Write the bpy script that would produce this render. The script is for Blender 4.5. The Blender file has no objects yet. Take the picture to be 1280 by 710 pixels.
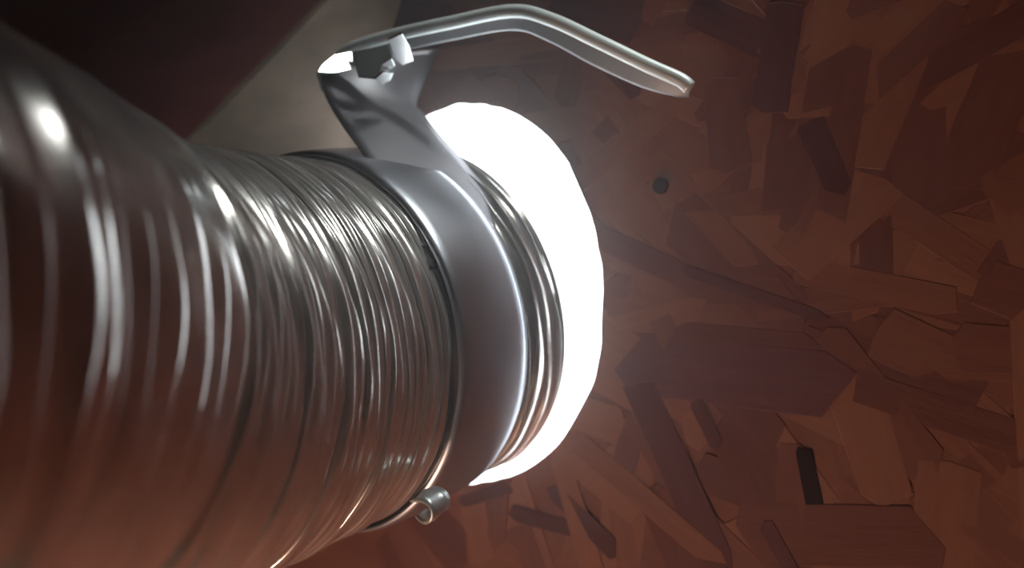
import bpy, math, random
import numpy as np
from mathutils import Vector, Matrix
R_ = random.Random(7)
scene = bpy.context.scene
col = scene.collection

# ---------------------------------------------------------------- camera, world, lights, exposure
F = 1000.0                                     # focal length in pixels of the 1280x710 frame
cam_d = bpy.data.cameras.new('camera')
cam_d.sensor_width = 36.0
cam_d.lens = 36.0 * F / 1280.0
cam_d.clip_start = 0.005
cam = bpy.data.objects.new('camera', cam_d)
cam.rotation_euler = (math.pi / 2, 0, 0)       # looks along +Y
col.objects.link(cam)
scene.camera = cam
cam_d.dof.use_dof = True
cam_d.dof.focus_distance = 0.275
cam_d.dof.aperture_fstop = 6.0

world = bpy.data.worlds.new('overcast_daylight')
scene.world = world
world.use_nodes = True
bg = world.node_tree.nodes['Background']
bg.inputs[0].default_value = (0.87, 0.95, 1.0, 1)
bg.inputs[1].default_value = 5.0

scene.view_settings.view_transform = 'Standard'
scene.view_settings.look = 'None'
scene.view_settings.gamma = 1.0
scene.view_settings.use_curve_mapping = False
scene.view_settings.exposure = 0.0

def area(name, loc, target, size, power, color, spread=0.70):
    d = bpy.data.lights.new(name, 'AREA')
    d.shape = 'DISK'; d.size = size; d.energy = power; d.color = color; d.spread = spread
    o = bpy.data.objects.new(name, d)
    o.location = loc
    o.rotation_euler = (Vector(target) - Vector(loc)).to_track_quat('-Z', 'Y').to_euler()
    col.objects.link(o)
    return o

# a warm bare bulb hung low behind the camera, and a soffit vent overhead
bd_ = bpy.data.lights.new('attic_bulb', 'POINT')
bd_.energy = 6.4; bd_.color = (1.0, 0.66, 0.50); bd_.shadow_soft_size = 0.06
bulb = bpy.data.objects.new('attic_bulb', bd_)
bulb.location = (-0.25, 0.04, -0.62)
col.objects.link(bulb)
area('soffit_vent_daylight', (0.20, 0.20, 0.50), (-0.01, 0.31, 0.06), 0.09, 0.13, (0.94, 1.0, 0.97))

# ---------------------------------------------------------------- frame of the sheathed wall
H = Vector((-0.0266, 0.380, -0.0046))           # centre of the vent hole
N = Vector((-0.574, -0.819, 0.0)).normalized() # wall normal, into the attic
U = Vector((-N.y, N.x, 0.0))                   # along the wall, to the right
if U.x < 0: U = -U
Z = Vector((0, 0, 1))
WM = Matrix(((U.x, Z.x, N.x, H.x), (U.y, Z.y, N.y, H.y), (U.z, Z.z, N.z, H.z), (0, 0, 0, 1)))

def ray(px, py):
    return Vector(((px - 640) / F, 1.0, (355 - py) / F))
def at(px, py, t):
    return ray(px, py) * t
def on_wall(px, py, w=0.0):
    r = ray(px, py)
    return r * (((H + N * w).dot(N)) / r.dot(N))
def wall_uv(px, py):
    p = on_wall(px, py) - H
    return p.dot(U), p.dot(Z)

# ---------------------------------------------------------------- helpers
def mesh_obj(name, verts, faces, mat, parent=None, smooth=True, matrix=None):
    me = bpy.data.meshes.new(name)
    me.from_pydata([tuple(v) for v in verts], [], faces)
    me.validate(); me.update()
    if smooth:
        me.polygons.foreach_set('use_smooth', [True] * len(me.polygons))
    me.materials.append(mat)
    o = bpy.data.objects.new(name, me)
    col.objects.link(o)
    if parent: o.parent = parent
    if matrix is not None: o.matrix_local = matrix
    return o

def empty(name, loc=(0, 0, 0)):
    o = bpy.data.objects.new(name, None)
    o.empty_display_size = 0.02
    o.location = loc
    col.objects.link(o)
    return o

def tag(o, label=None, cat=None, group=None, kind=None):
    if label: o['label'] = label
    if cat: o['category'] = cat
    if group: o['group'] = group
    if kind: o['kind'] = kind
    return o

def bevel(o, w, seg=2):
    m = o.modifiers.new('bevel', 'BEVEL'); m.width = w; m.segments = seg
    m.limit_method = 'ANGLE'
    return o

class NT:
    def __init__(self, name):
        self.m = bpy.data.materials.new(name); self.m.use_nodes = True
        self.t = self.m.node_tree; self.b = self.t.nodes['Principled BSDF']
    def n(self, kind, **kw):
        x = self.t.nodes.new(kind)
        for k, v in kw.items(): setattr(x, k, v)
        return x
    def l(self, a, b): self.t.links.new(a, b)
    def ramp(self, fac, stops):
        r = self.n('ShaderNodeValToRGB')
        e = r.color_ramp.elements
        while len(e) < len(stops): e.new(0.5)
        for el, (p, c) in zip(e, stops): el.position = p; el.color = (*c, 1)
        self.l(fac, r.inputs[0]); return r.outputs[0]

def metal(name, color, rough, noise_scale=60, bump=0.05, rough_var=0.12, metallic=1.0):
    k = NT(name); b = k.b
    tc = k.n('ShaderNodeTexCoord')
    ns = k.n('ShaderNodeTexNoise'); ns.inputs['Scale'].default_value = noise_scale; ns.inputs['Detail'].default_value = 4
    k.l(tc.outputs['Object'], ns.inputs['Vector'])
    c = k.ramp(ns.outputs[0], [(0.3, tuple(x * 0.86 for x in color)), (0.7, color)])
    k.l(c, b.inputs['Base Color'])
    b.inputs['Metallic'].default_value = metallic
    mr = k.n('ShaderNodeMapRange'); mr.inputs['From Min'].default_value = 0.3; mr.inputs['From Max'].default_value = 0.7
    mr.inputs['To Min'].default_value = rough - rough_var / 2; mr.inputs['To Max'].default_value = rough + rough_var / 2
    k.l(ns.outputs[0], mr.inputs[0]); k.l(mr.outputs[0], b.inputs['Roughness'])
    if bump:
        bp = k.n('ShaderNodeBump'); bp.inputs['Strength'].default_value = bump; bp.inputs['Distance'].default_value = 0.002
        k.l(ns.outputs[0], bp.inputs['Height']); k.l(bp.outputs[0], b.inputs['Normal'])
    return k.m

def wood(name, stops, scale=(18, 120, 120), rough=0.75, per_object=0.0, bump=0.25):
    """grain stretched along local X; per_object mixes in a random tone for each piece"""
    k = NT(name); b = k.b
    tc = k.n('ShaderNodeTexCoord'); mp = k.n('ShaderNodeMapping')
    mp.inputs['Scale'].default_value = scale
    k.l(tc.outputs['Object'], mp.inputs['Vector'])
    oi = k.n('ShaderNodeObjectInfo')
    ad = k.n('ShaderNodeVectorMath', operation='ADD')
    sc = k.n('ShaderNodeMath', operation='MULTIPLY'); sc.inputs[1].default_value = 37.0
    k.l(oi.outputs['Random'], sc.inputs[0])
    k.l(mp.outputs[0], ad.inputs[0]); k.l(sc.outputs[0], ad.inputs[1])
    ns = k.n('ShaderNodeTexNoise'); ns.inputs['Scale'].default_value = 1.0; ns.inputs['Detail'].default_value = 5
    ns.inputs['Roughness'].default_value = 0.6
    k.l(ad.outputs[0], ns.inputs['Vector'])
    mx = k.n('ShaderNodeMath', operation='MULTIPLY_ADD')
    mx.inputs[1].default_value = 1.0 - per_object
    k.l(ns.outputs[0], mx.inputs[0])
    m2 = k.n('ShaderNodeMath', operation='MULTIPLY'); m2.inputs[1].default_value = per_object
    k.l(oi.outputs['Random'], m2.inputs[0]); k.l(m2.outputs[0], mx.inputs[2])
    k.l(k.ramp(mx.outputs[0], stops), b.inputs['Base Color'])
    b.inputs['Roughness'].default_value = rough
    b.inputs['Specular IOR Level'].default_value = 0.25
    bp = k.n('ShaderNodeBump'); bp.inputs['Strength'].default_value = bump; bp.inputs['Distance'].default_value = 0.001
    k.l(ns.outputs[0], bp.inputs['Height']); k.l(bp.outputs[0], b.inputs['Normal'])
    return k.m

M_hose = metal('aluminium_foil_hose', (0.78, 0.74, 0.71), 0.19, 90, 0.05, 0.06, 0.80)
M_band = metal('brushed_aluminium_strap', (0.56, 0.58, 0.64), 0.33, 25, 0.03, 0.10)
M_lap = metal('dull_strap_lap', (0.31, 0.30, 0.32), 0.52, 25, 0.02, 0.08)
M_tail = metal('shaded_strap_tail', (0.42, 0.42, 0.43), 0.55, 25, 0.03, 0.10)
M_hem = metal('lit_strap_hem', (0.90, 0.95, 0.94), 0.45, 25, 0.02, 0.08, 0.4)
M_curl = metal('curled_strap_metal', (0.66, 0.69, 0.69), 0.35, 40, 0.02, 0.06, 0.7)
M_clip = metal('polished_clip', (0.90, 0.93, 0.92), 0.22, 40, 0.02, 0.06)
M_dark_clip = metal('shaded_clip_gap', (0.10, 0.11, 0.10), 0.4, 40, 0.02, 0.06)
M_nail = metal('rusty_nail_steel', (0.05, 0.03, 0.03), 0.7, 300, 0.1, 0.1, 0.2)
OSB_STOPS = [(0.12, (0.16, 0.055, 0.046)), (0.40, (0.235, 0.088, 0.064)), (0.62, (0.30, 0.118, 0.076)), (0.88, (0.38, 0.164, 0.100))]
M_osb = wood('oriented_strand_board', OSB_STOPS, (22, 60, 60), 0.7, 0.0, 0.4)
M_strand = wood('wood_strand', OSB_STOPS, (30, 260, 260), 0.62, 0.60, 0.3)
M_strand_dark = wood('dark_stain_and_shade_strand', [(0.2, (0.10, 0.036, 0.036)), (0.8, (0.18, 0.066, 0.062))], (30, 260, 260), 0.65, 0.3, 0.3)
M_strand_plum = wood('plum_brown_strand', [(0.2, (0.15, 0.055, 0.060)), (0.8, (0.25, 0.10, 0.095))], (30, 260, 260), 0.65, 0.2, 0.3)
M_void = wood('shaded_strand_gap', [(0.2, (0.020, 0.010, 0.010)), (0.8, (0.045, 0.02, 0.02))], (60, 200, 200), 0.8, 0.0, 0.3)
M_rafter = wood('lit_pine_rafter', [(0.25, (0.18, 0.135, 0.10)), (0.7, (0.31, 0.228, 0.175))], (8, 70, 70), 0.7, 0.0, 0.2)
M_rafter_shaded = wood('shaded_rafter_front', [(0.25, (0.15, 0.045, 0.047)), (0.7, (0.25, 0.085, 0.080))], (8, 70, 70), 0.8, 0.0, 0.2)  # front of the same rafter, its shade put into a darker colour
M_floor = wood('insulation_batts', [(0.25, (0.42, 0.32, 0.25)), (0.7, (0.60, 0.48, 0.38))], (6, 6, 6), 0.95, 0.0, 0.5)
M_room = wood('attic_boards', [(0.25, (0.15, 0.065, 0.048)), (0.7, (0.26, 0.12, 0.085))], (3, 16, 16), 0.85, 0.0, 0.2)

# ---------------------------------------------------------------- the setting: sheathed wall with a cut hole
HOLE_PX = [(752, 350), (751, 420), (741, 480), (716, 530), (686, 565), (650, 590), (612, 601), (570, 605)]
HOLE_PX2 = [(570, 131), (640, 139), (690, 174), (721, 225), (743, 283)]
pol = []
for p in HOLE_PX + HOLE_PX2:
    u, z = wall_uv(*p); pol.append((math.atan2(z, u), math.hypot(u, z)))
RH = sum(r for _, r in pol) / len(pol)
for a in (125, 150, 180, -150, -125):            # the side behind the duct: a plain jigsaw arc
    pol.append((math.radians(a), RH * 0.99))
pol.sort()
PA = np.array([p[0] for p in pol]); PR = np.array([p[1] for p in pol])
def hole_r(a):
    a = (a + math.pi) % (2 * math.pi) - math.pi
    base = np.interp(a, np.concatenate([PA - 2 * math.pi, PA, PA + 2 * math.pi]), np.concatenate([PR, PR, PR]))
    return float(base) + 0.0005 * math.sin(9 * a + 3 * math.sin(2.3 * a)) + 0.0004 * math.sin(31 * a + 4 * math.sin(5 * a)) * math.sin(3 * a) ** 2

W_, T_ = 1.4, 0.0125                                # half size of the sheet, board thickness
n = 192
verts, faces = [], []
for layer, w in enumerate((0.0, -T_)):
    for i in range(n):
        a = 2 * math.pi * i / n - math.pi; r = hole_r(a) + (0.009 if layer else 0.0)   # the saw cut flares outwards
        verts.append((r * math.cos(a), r * math.sin(a), w))
    for i in range(n):
        a = 2 * math.pi * i / n - math.pi
        c, s = math.cos(a), math.sin(a); k = W_ / max(abs(c), abs(s))
        verts.append((k * c, k * s, w))
for i in range(n):
    j = (i + 1) % n
    faces.append((i, n + i, n + j, j))              # room face
    faces.append((2 * n + i, 2 * n + j, 3 * n + j, 3 * n + i))
    faces.append((i, j, 2 * n + j, 2 * n + i))      # cut edge
    faces.append((n + i, 3 * n + i, 3 * n + j, n + j))
wall = mesh_obj('wall_front', verts, faces, M_osb, None, False, WM)
tag(wall, 'reddish brown strand board wall with a ragged round vent hole', kind='structure')

def box_verts(x0, x1, y0, y1, z0, z1):
    v = [(x, y, z) for x in (x0, x1) for y in (y0, y1) for z in (z0, z1)]
    f = [(0, 1, 3, 2), (4, 6, 7, 5), (0, 4, 5, 1), (2, 3, 7, 6), (0, 2, 6, 4), (1, 5, 7, 3)]
    return v, f
def shell(name, b):
    v, f = box_verts(*b)
    o = mesh_obj(name, v, f, M_room, None, False, WM)
    tag(o, kind='structure')
    return o
D_ = 2.3
fl = shell('floor', (-W_, W_, -0.75, -0.70, 0.0, D_))
fl.data.materials[0] = M_floor
shell('ceiling', (-W_, W_, W_, W_ + 0.05, -0.02, D_))
shell('wall_left', (-W_ - 0.05, -W_, -W_, W_, -0.02, D_))
shell('wall_right', (W_, W_ + 0.05, -W_, W_, -0.02, D_))
shell('wall_back', (-W_, W_, -W_, W_, D_, D_ + 0.05))

# wood strands pressed into the sheet, each a flake of its own
def strand_mesh(seed, L=1.0, B=1.0, th=0.0005):
    r = random.Random(seed)
    tl = [(-0.5 + r.uniform(0, .09), 0.5 + r.uniform(-.1, .04)), (0.5 - r.uniform(0, .12), 0.5 + r.uniform(-.14, .05)),
          (0.5 + r.uniform(-.03, .06), r.uniform(-.2, .2)), (0.5 - r.uniform(0, .1), -0.5 + r.uniform(-.05, .14)),
          (-0.5 + r.uniform(0, .12), -0.5 + r.uniform(-.04, .12)), (-0.5 - r.uniform(-.03, .06), r.uniform(-.25, .25))]
    return [(x * L, y * B) for x, y in tl]
def prism(pts, th):
    m = len(pts)
    v = [(x, y, 0) for x, y in pts] + [(x * 0.985, y * 0.96, th) for x, y in pts]
    f = [tuple(range(m, 2 * m))] + [(i, (i + 1) % m, m + (i + 1) % m, m + i) for i in range(m)]
    return v, f
shapes = []
for k in range(18):
    L = (0.052, 0.068, 0.044, 0.080, 0.036, 0.060)[k % 6]; B = (0.011, 0.014, 0.017, 0.012, 0.020, 0.024)[(k * 5) % 6]
    pts = strand_mesh(100 + k, L, B)
    v, f = prism(pts, 0.00018)
    me = bpy.data.meshes.new('wood_strand'); me.from_pydata(v, [], f); me.update(); me.materials.append(M_strand)
    shapes.append((me, pts))
count = 0
def strand(u, z, ang, shape=None, L=None, B=None, mat=None, w=None, th=0.0004):
    """one flake on the sheet; those that would hang over the hole are trimmed along its cut"""
    global count
    if shape is not None:
        me, pts = shapes[shape]
    else:
        pts = strand_mesh(900 + count, L, B); me = None
    ca, sa = math.cos(ang), math.sin(ang)
    def over(x, y):
        X, Y = u + ca * x - sa * y, z + sa * x + ca * y
        return math.hypot(X, Y) - hole_r(math.atan2(Y, X))
    if over(0, 0) < 0.004: return None
    dense = []
    for i in range(len(pts)):
        (x0, y0), (x1, y1) = pts[i], pts[(i + 1) % len(pts)]
        for q in range(6): dense.append((x0 + (x1 - x0) * q / 6, y0 + (y1 - y0) * q / 6))
    if min(over(x, y) for x, y in dense) < 0.0006:
        out = []
        for x, y in dense:
            d = over(x, y)
            if d < 0.0006:
                X, Y = u + ca * x - sa * y, z + sa * x + ca * y
                r = math.hypot(X, Y); g = (r - d + 0.0006) / max(r, 1e-6); X *= g; Y *= g
                x, y = ca * (X - u) + sa * (Y - z), -sa * (X - u) + ca * (Y - z)
            out.append((x, y))
        v, f = prism(out, th); me = None
        me = bpy.data.meshes.new('wood_strand'); me.from_pydata(v, [], f); me.update(); me.materials.append(mat or M_strand)
    elif me is None:
        v, f = prism(pts, th)
        me = bpy.data.meshes.new('wood_strand'); me.from_pydata(v, [], f); me.update(); me.materials.append(mat or M_strand)
    o = bpy.data.objects.new('wood_strand', me)
    col.objects.link(o); o.parent = wall
    o.location = (u, z, 0.00002 + (0.0005 * (count % 37) / 37 if w is None else w))
    o.rotation_euler = (R_.uniform(-.012, .012), R_.uniform(-.004, .004), ang)
    count += 1
    return o
tries = 0
cells = []
for gx in range(17):
    for gz in range(15):
        cells.append((300 + gx * 62 + R_.uniform(-24, 24), -20 + gz * 52 + R_.uniform(-22, 22)))
R_.shuffle(cells)
for px, py in cells:
    if px < 430 and py > 150: continue            # behind the duct
    u, z = wall_uv(px, py)
    base = -1.05 if py > 470 else (0.95 if px > 880 and py < 300 else -0.5)
    strand(u, z, base + R_.gauss(0, 0.55), shape=R_.randrange(len(shapes)))
def strand_px(p0, p1, wpx, mat, w=0.00070, th=0.00016):
    a = Vector(wall_uv(*p0)); b = Vector(wall_uv(*p1)); mid = (a + b) / 2; d = b - a
    t = on_wall((p0[0] + p1[0]) / 2, (p0[1] + p1[1]) / 2).y
    strand(mid.x, mid.y, math.atan2(d.y, d.x), L=d.length, B=wpx * t / F, mat=mat, w=w, th=th)
strand_px((795, 470), (905, 715), 44, M_strand_dark)
strand_px((760, 455), (1060, 482), 92, M_strand_plum, 0.00062)
strand_px((870, 500), (900, 560), 20, M_strand_dark)
strand_px((985, 0), (960, 145), 46, M_strand_dark)
strand_px((860, 10), (965, 60), 50, M_strand_dark, 0.00062)
strand_px((690, 610), (770, 690), 26, M_strand_dark)
strand_px((640, 640), (745, 668), 22, M_strand_dark)
strand_px((1010, 150), (1050, 240), 42, M_strand_dark)
strand_px((850, 335), (1040, 400), 16, M_strand_dark)
strand_px((955, 650), (1000, 730), 22, M_strand_dark)
strand_px((690, 5), (800, 30), 60, M_strand_dark, 0.00062)
strand_px((1003, 560), (1020, 632), 22, M_void, 0.00078)  # flake coloured near black for the shade inside a gap between strands
strand_px((822, 245), (700, 600), 30, M_strand_plum, 0.0006)
strand_px((745, 60), (800, 118), 28, M_strand_dark, 0.00062)
strand_px((480, 20), (560, 40), 60, M_strand_dark, 0.00062)  # dark flake painted as the shadow on the board beside the rafter
strand_px((575, 628), (640, 608), 18, M_strand_dark, 0.00078)  # dark flake standing in for the gap shadow under the band

r2 = random.Random(5)                              # the sheet goes on to the right of the frame
for gx in range(5):
    for gz in range(14):
        u, z = wall_uv(1350 + gx * 75 + r2.uniform(-28, 28), -30 + gz * 58 + r2.uniform(-24, 24))
        strand(u, z, r2.choice((-1.0, -0.4, 0.9)) + r2.gauss(0, 0.5), shape=r2.randrange(len(shapes)))

# a nail driven into the sheet
nail = empty('nail', on_wall(829, 233))
hv, hf = [], []
m = 20
prof = [(0.0, 0.0016), (0.0028, 0.0017), (0.0033, 0.0014), (0.0033, 0.0006), (0.0030, 0.0)]
for r, w in prof[1:]:
    for i in range(m):
        a = 2 * math.pi * i / m; hv.append((r * math.cos(a), r * math.sin(a), w + 0.0016))
hf.append(tuple(range(m)))
for k in range(len(prof) - 2):
    for i in range(m): hf.append((k * m + i, (k + 1) * m + i, (k + 1) * m + (i + 1) % m, k * m + (i + 1) % m))
RM = WM.copy(); RM.translation = (0, 0, 0)
mesh_obj('nail_head', hv, hf, M_nail, nail, True, RM)
sv, sf = [], []
for w in (0.0018, -0.011):
    for i in range(10):
        a = 2 * math.pi * i / 10; sv.append((0.0015 * math.cos(a), 0.0015 * math.sin(a), w))
sf = [(i, (i + 1) % 10, 10 + (i + 1) % 10, 10 + i) for i in range(10)]
mesh_obj('nail_shank', sv, sf, M_nail, nail, True, RM)
tag(nail, 'small dark nail head in the strand board right of the hole', 'nail')

# ---------------------------------------------------------------- diagonal timber beside the hole, upper left
raf = empty('rafter', on_wall(430, 190))
def quad_prism(pts_a, pts_b):
    return list(pts_a) + list(pts_b), [(0, 1, 2, 3), (7, 6, 5, 4), (0, 4, 5, 1), (1, 5, 6, 2), (2, 6, 7, 3), (3, 7, 4, 0)]
B1, B2 = on_wall(432, 205, 0.003), on_wall(482, -10, 0.003)
F1, F2 = at(245, 165, 0.350), at(405, 0, 0.365)
bd, fd = (B2 - B1), (F2 - F1)
Ba, Bb = B1 - bd * 0.9, B1 + bd * 1.9
Fa, Fb = F1 - fd * 0.55, F1 + fd * 1.9
back = -U * 0.012
v, f = quad_prism([Ba, Bb, Fb, Fa], [Ba + back, Bb + back, Fb + back, Fa + back])
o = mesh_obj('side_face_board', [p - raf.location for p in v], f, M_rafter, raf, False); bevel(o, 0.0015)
fw = -U * 0.22 + Z * 0.10 + N * 0.02
v, f = quad_prism([Fa + back * .2 + N * .0006, Fb + back * .2 + N * .0006, Fb + N * .0006 + fw, Fa + N * .0006 + fw],
                  [Fa + back * .2 - N * .010, Fb + back * .2 - N * .010, Fb - N * .010 + fw, Fa - N * .010 + fw])
o = mesh_obj('front_face_board', [p - raf.location for p in v], f, M_rafter_shaded, raf, False); bevel(o, 0.0015)
tag(raf, 'diagonal rafter, side coloured pale as lit, front maroon as shaded, upper left', 'rafter')

# ---------------------------------------------------------------- flexible corrugated duct
P0 = np.array([-0.08362675, 0.32666451, -0.02543652])
T0 = np.array([0.57305851, 0.81170691, 0.11172716])
K0 = np.array([1.47941632, 0.10017763, 0.89774721])
RD = 0.0765
def axis(s):
    """duct centreline and tangent; s in metres from the strap's near edge, positive towards the hole"""
    q = max(s, -0.165)
    c = P0 + T0 * q + K0 * q * q; t = T0 + 2 * K0 * q; t = t / np.linalg.norm(t)
    if s < q:
        steps = 40; ds = (s - q) / steps
        goal = np.array([0.80, 0.45, 0.40]); goal /= np.linalg.norm(goal)
        t0 = t.copy(); run = 0.0
        for i in range(steps):
            run += -ds
            k = min(1.0, run / 0.25)
            t = t0 * (1 - k) + goal * k; t /= np.linalg.norm(t)
            c = c + t * ds
    return c, t
def frame(t):
    a = np.cross(t, [0, 0, 1.0]); a /= np.linalg.norm(a); b = np.cross(a, t)
    return a, b
def ring_point(s, th, r):
    c, t = axis(s); a, b = frame(t)
    return c + r * (math.cos(th) * a + math.sin(th) * b)

rr = random.Random(21)
ridges = []
s = 0.0715; kidx = 0
while s > -0.42:
    pitch = rr.uniform(0.0046, 0.0066) * (1.0 if s > -0.05 else 1.25)
    if s > 0.044: pitch = 0.0064
    big = False
    if big: pitch *= 1.6
    near = max(0.0, min(1.0, (-0.03 - s) / 0.08))          # the stretched part of the hose is smoother
    amp = (rr.uniform(0.0004, 0.0010) if not big else rr.uniform(0.0018, 0.0024)) * (1 - 0.30 * near)
    if s > 0.044: amp = 0.0021
    ridges.append((s - pitch, s, amp, rr.uniform(0, 6.28), rr.uniform(0.55, 0.95)))
    s -= pitch; kidx += 1
NTH = 160
FOLDS = [(-0.014, .0011), (-0.036, .0014), (-0.070, .0019), (-0.107, .0021), (-0.157, .0022), (-0.205, .0022), (-0.25, .002), (-0.30, .002)]   # the wider folds of the pulled-out hose
rows, faces = [], []
svals = []
for (sa, sb, amp, ph, skew) in ridges:
    for q in (0.0, 0.06, 0.12, 0.17, 0.2, 0.23, 0.29, 0.36, 0.42, 0.46, 0.5, 0.54, 0.6, 0.7, 0.85):
        svals.append((sb + (sa - sb) * q, q, amp, ph, skew))
verts = []
for (s, q, amp, ph, skew) in svals:
    c, t = axis(s); a, b = frame(t)
    near = max(0.0, min(1.0, (-0.040 - s) / 0.07))
    crest = 0.35 * math.sin(math.pi * q) + 0.65 * math.exp(-((q - 0.5) / 0.13) ** 2)
    saw = min(q / 0.20, (1 - q) / 0.80); saw = 1 - math.sqrt((1 - saw) ** 2 + 0.004)      # lapped seam: long ramp, short drop
    h = crest * (1 - near) * amp + saw * near * (0.0009 + 0.9 * amp)
    fold = sum(fa * math.exp(-((s - fs) / (0.0045 if s < fs else 0.0016)) ** 2) * 0.5 for fs, fa in FOLDS)
    for i in range(NTH):
        th = 2 * math.pi * i / NTH
        wob = 1 + 0.28 * math.sin(3 * th + ph) + 0.18 * math.sin(7 * th + 2.3 * ph)
        dent = 0.0006 * math.sin(2 * th + ph * 0.2 + s * 40) + 0.0003 * math.sin(11 * th + s * 300)
        hel = 0.0011 * math.sin(th + ph * .5)
        r = RD - 0.0012 + h * (1 + (wob - 1) * (1 - 0.6 * near)) + dent + fold * (1 + 0.2 * math.sin(2 * th + fold * 900))
        p = c + r * (math.cos(th) * a + math.sin(th) * b) + t * hel
        verts.append(p)
for k in range(len(svals) - 1):
    for i in range(NTH):
        j = (i + 1) % NTH
        faces.append((k * NTH + i, k * NTH + j, (k + 1) * NTH + j, (k + 1) * NTH + i))
duct = empty('flexible_duct', tuple(axis(0.07)[0]))
off = np.array(duct.location)
hose = mesh_obj('corrugated_hose', [v - off for v in verts], faces, M_hose, duct, True)
so = hose.modifiers.new('foil_thickness', 'SOLIDIFY'); so.thickness = 0.0004; so.offset = -1
# rolled lip at the open end
lv, lf = [], []
for i in range(96):
    th = 2 * math.pi * i / 96
    for k in range(8):
        ph = 2 * math.pi * k / 8
        c, t = axis(0.0722); a, b = frame(t)
        rad = math.cos(th) * a + math.sin(th) * b
        lv.append(c + rad * (RD - 0.0006 + 0.0010 * math.cos(ph)) + t * 0.0010 * math.sin(ph) - off)
for i in range(96):
    for k in range(8):
        lf.append((i * 8 + k, i * 8 + (k + 1) % 8, ((i + 1) % 96) * 8 + (k + 1) % 8, ((i + 1) % 96) * 8 + k))
mesh_obj('rolled_lip', lv, lf, M_hose, duct, True)
tag(duct, 'silver corrugated flexible duct reaching the bright hole in the wall', 'duct')

# ---------------------------------------------------------------- metal strap round the duct's end, with a long raised tail
strap = empty('duct_strap', tuple(ring_point(0.024, 0, RD)))
so_ = np.array(strap.location)
NB, NS = 160, 12
bv, bf = [], []
S0, S1 = 0.0022, 0.0465
RB = RD + 0.0020
for k in range(NS + 1):
    q = k / NS; s = S0 + (S1 - S0) * q
    for i in range(NB):
        th = 2 * math.pi * i / NB
        r = RB + 0.0012 * math.sin(math.pi * q) + 0.0005 * math.sin(3 * th + 1) - (0.0012 if k in (0, NS) else 0)
        bv.append(ring_point(s + 0.0012 * math.sin(2 * th), th, r) - so_)
for k in range(NS):
    for i in range(NB):
        j = (i + 1) % NB
        bf.append((k * NB + i, (k + 1) * NB + i, (k + 1) * NB + j, k * NB + j))
band = mesh_obj('band', bv, bf, M_band, strap, True)
md = band.modifiers.new('sheet_thickness', 'SOLIDIFY'); md.thickness = 0.0008; md.offset = 1

def resample(pts, m):
    """Catmull-Rom through (px, py, depth) points, m samples"""
    P = [Vector(p) for p in pts]; out = []
    P = [P[0] * 2 - P[1]] + P + [P[-1] * 2 - P[-2]]
    for i in range(m):
        x = i / (m - 1) * (len(P) - 3); k = min(int(x), len(P) - 4); u = x - k
        p0, p1, p2, p3 = P[k:k + 4]
        out.append(0.5 * ((2 * p1) + (p2 - p0) * u + (2 * p0 - 5 * p1 + 4 * p2 - p3) * u * u + (3 * p1 - p0 - 3 * p2 + p3) * u ** 3))
    return out
def sheet(name, edge_a, edge_b, mat, parent, org, bow=0.0, bow_dir=(0, -1, 0), m=48, nn=10, th=0.0008, wave=0.0):
    A = [at(*p) for p in resample(edge_a, m)]; B = [at(*p) for p in resample(edge_b, m)]
    v, f = [], []
    bd = Vector(bow_dir)
    for i in range(m):
        for k in range(nn + 1):
            q = k / nn
            p = A[i].lerp(B[i], q) + bd * (bow * math.sin(math.pi * q) + wave * math.sin(9 * q + i * .35))
            v.append(p - org)
    for i in range(m - 1):
        for k in range(nn):
            a = i * (nn + 1) + k
            f.append((a, a + 1, a + nn + 2, a + nn + 1))
    o = mesh_obj(name, v, f, mat, parent, True)
    md = o.modifiers.new('sheet_thickness', 'SOLIDIFY'); md.thickness = th; md.offset = 0
    return o
org = Vector(strap.location)
# lap: leaves the band over the duct's shoulder and climbs up and left to the fold
lap_l = [(540, 335, .2840), (512, 282, .2900), (482, 236, .3000), (452, 190, .3150), (427, 155, .3300), (406, 118, .3450), (400, 84, .3600)]
lap_r = [(628, 300, .3220), (612, 246, .3330), (584, 208, .3450), (552, 172, .3570), (529, 142, .3690), (521, 126, .3780), (548, 62, .3800)]
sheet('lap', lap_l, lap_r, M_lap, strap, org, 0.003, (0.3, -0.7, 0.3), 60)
# tail: folds back at the corner and arches to the right above the hole
tail_a = [(396, 93, .3550), (418, 70, .3500), (450, 56, .3460), (500, 42, .3400), (560, 29, .3320), (640, 14, .3210), (690, 25, .3120), (750, 53, .3020), (810, 82, .2930), (850, 100, .2880), (864, 112, .2870)]
tail_b = [(402, 115, 0.361), (423, 92, 0.356), (454, 78, 0.352), (503, 64, 0.346), (562, 51, 0.338), (641, 38, 0.327), (686, 52, 0.318), (742, 82, 0.308), (802, 109, 0.299), (844, 120, 0.294), (862, 121, 0.293)]
sheet('tail', tail_a, tail_b, M_tail, strap, org, 0.001, (0, -0.7, 0.7), 90)  # same strap metal, coloured darker for the shade below its lit edge
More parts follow.
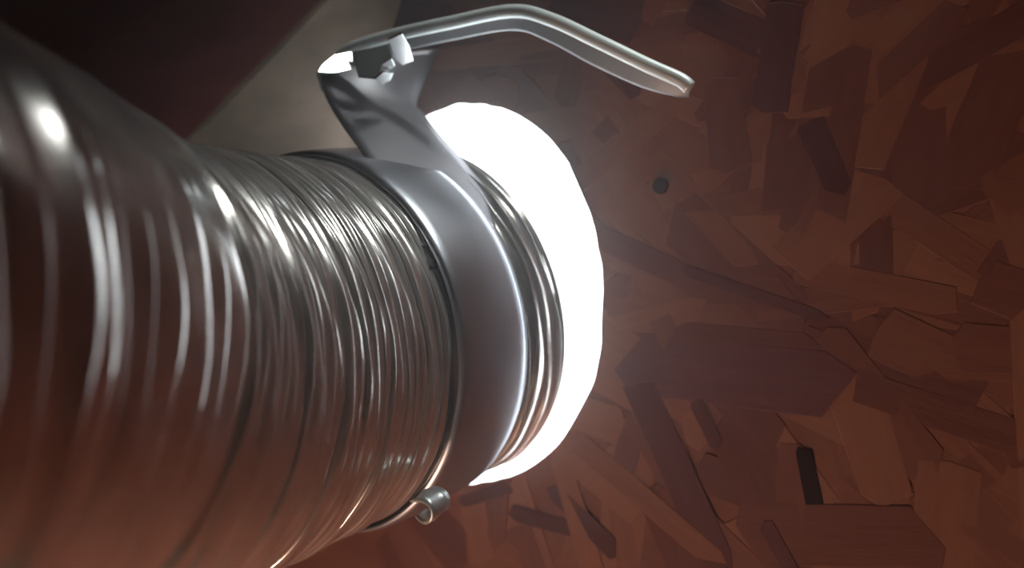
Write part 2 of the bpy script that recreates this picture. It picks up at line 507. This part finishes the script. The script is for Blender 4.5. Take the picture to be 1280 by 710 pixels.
# rolled hem along the tail's free edge, coloured pale as its lit rim
hv, hf = [], []
C = [at(*p) for p in resample(tail_a[1:], 100)]
for i, c in enumerate(C):
    t = (C[min(i + 1, 99)] - C[max(i - 1, 0)]).normalized()
    a = t.cross(Vector((0, 1, 0))).normalized(); b = t.cross(a)
    q = i / 99
    r = 0.0027 * min(1, (q / 0.12) ** 0.5 + 0.15) * (1.0 if q < 0.97 else max(0.15, math.sqrt(max(0, 1 - ((q - .97) / .03) ** 2))))
    for k in range(14):
        ph = 2 * math.pi * k / 14
        hv.append(c + (a * math.cos(ph) + b * math.sin(ph)) * r - org)
for i in range(99):
    for k in range(14): hf.append((i * 14 + k, i * 14 + (k + 1) % 14, (i + 1) * 14 + (k + 1) % 14, (i + 1) * 14 + k))
hf.append(tuple(range(14))); hf.append(tuple(range(99 * 14, 100 * 14)))
tag(mesh_obj('rolled_hem', hv, hf, M_hem, strap, True), 'rolled edge of the strap tail, coloured pale as lit')

def facet(name, pts, aim, mat, parent, org, t, th=0.0012):
    """a small flat plate seen at the given pixels, turned so that it mirrors the point aim to the camera"""
    cx = sum(p[0] for p in pts) / len(pts); cy = sum(p[1] for p in pts) / len(pts)
    c = at(cx, cy, t)
    nrm = ((-c).normalized() + (Vector(aim) - c).normalized()).normalized()
    P = []
    for p in pts:
        r = ray(*p); P.append(r * (c.dot(nrm) / r.dot(nrm)))
    m = len(P)
    v = [p - org for p in P] + [p - nrm * th - org for p in P]
    f = [tuple(range(m)), tuple(range(2 * m - 1, m - 1, -1))] + [(i, m + i, m + (i + 1) % m, (i + 1) % m) for i in range(m)]
    o = mesh_obj(name, v, f, mat, parent, False)
    bevel(o, 0.0003, 2)
    return o
# crimped clip at the fold: two bright plates, a twisted tongue and a dark plate coloured as the shaded gap between them
OUT = H - N * 0.03 + U * 0.01
facet('clip_plate', [(397, 90), (403, 80), (418, 68), (440, 64), (441, 86), (420, 91)], (0.20, 0.20, 0.50), M_clip, strap, org, .334)
facet('clip_plate', [(485, 50), (503, 42), (512, 58), (517, 76), (503, 82), (494, 74)], OUT, M_clip, strap, org, .325)
facet('clip_tongue', [(478, 80), (490, 73), (494, 82), (484, 90), (475, 89)], OUT, M_clip, strap, org, .328)
facet('clip_tongue', [(470, 98), (480, 89), (492, 91), (488, 101), (477, 107)], OUT + U * 0.03, M_clip, strap, org, .330)
facet('clip_gap_plate', [(440, 64), (486, 56), (493, 76), (476, 88), (470, 98), (448, 96)], (0.3, -1.2, 1.2), M_dark_clip, strap, org, .337)
# curled strap end sticking out under the band
c0 = at(538, 632, 0.277); ax = Vector((0.55, 0.80, 0.25)).normalized()
e1 = ax.cross(Z).normalized(); e2 = e1.cross(ax)
v, f = [], []
for i in range(29):
    a = math.radians(140 - 285 * i / 28); r = 0.0050 - 0.0014 * i / 28
    for k in range(5):
        q = k / 4 - 0.5
        v.append(c0 + (e1 * math.cos(a) * 1.1 + e2 * math.sin(a) * 0.95) * (r + 0.0004 * math.sin(7 * q + i * .5)) + ax * q * 0.010 - org)
for i in range(28):
    for k in range(4):
        f.append((i * 5 + k, i * 5 + k + 1, (i + 1) * 5 + k + 1, (i + 1) * 5 + k))
o = mesh_obj('curled_end', v, f, M_curl, strap, True)
md = o.modifiers.new('sheet_thickness', 'SOLIDIFY'); md.thickness = 0.0010; md.offset = 0
tag(o, 'small curled shiny strap end under the band')
tag(strap, 'grey metal strap around the duct end, its long tail arching above the hole', 'strap')

# ---------------------------------------------------------------- added haze volume standing in for glare around the hole
k = NT('glare_haze_volume')
k.t.nodes.remove(k.b)
vs = k.n('ShaderNodeVolumeScatter'); vs.inputs['Density'].default_value = 0.42; vs.inputs['Anisotropy'].default_value = 0.75
vs.inputs['Color'].default_value = (0.95, 0.93, 0.95, 1)
k.l(vs.outputs[0], k.t.nodes['Material Output'].inputs['Volume'])
v, f = box_verts(-1.5, 1.5, -1.5, 1.5, -0.04, 1.0)
haze = mesh_obj('glare_haze', v, f, k.m, None, False, WM)
tag(haze, 'thin added haze imitating glare around the hole', 'haze', kind='stuff')
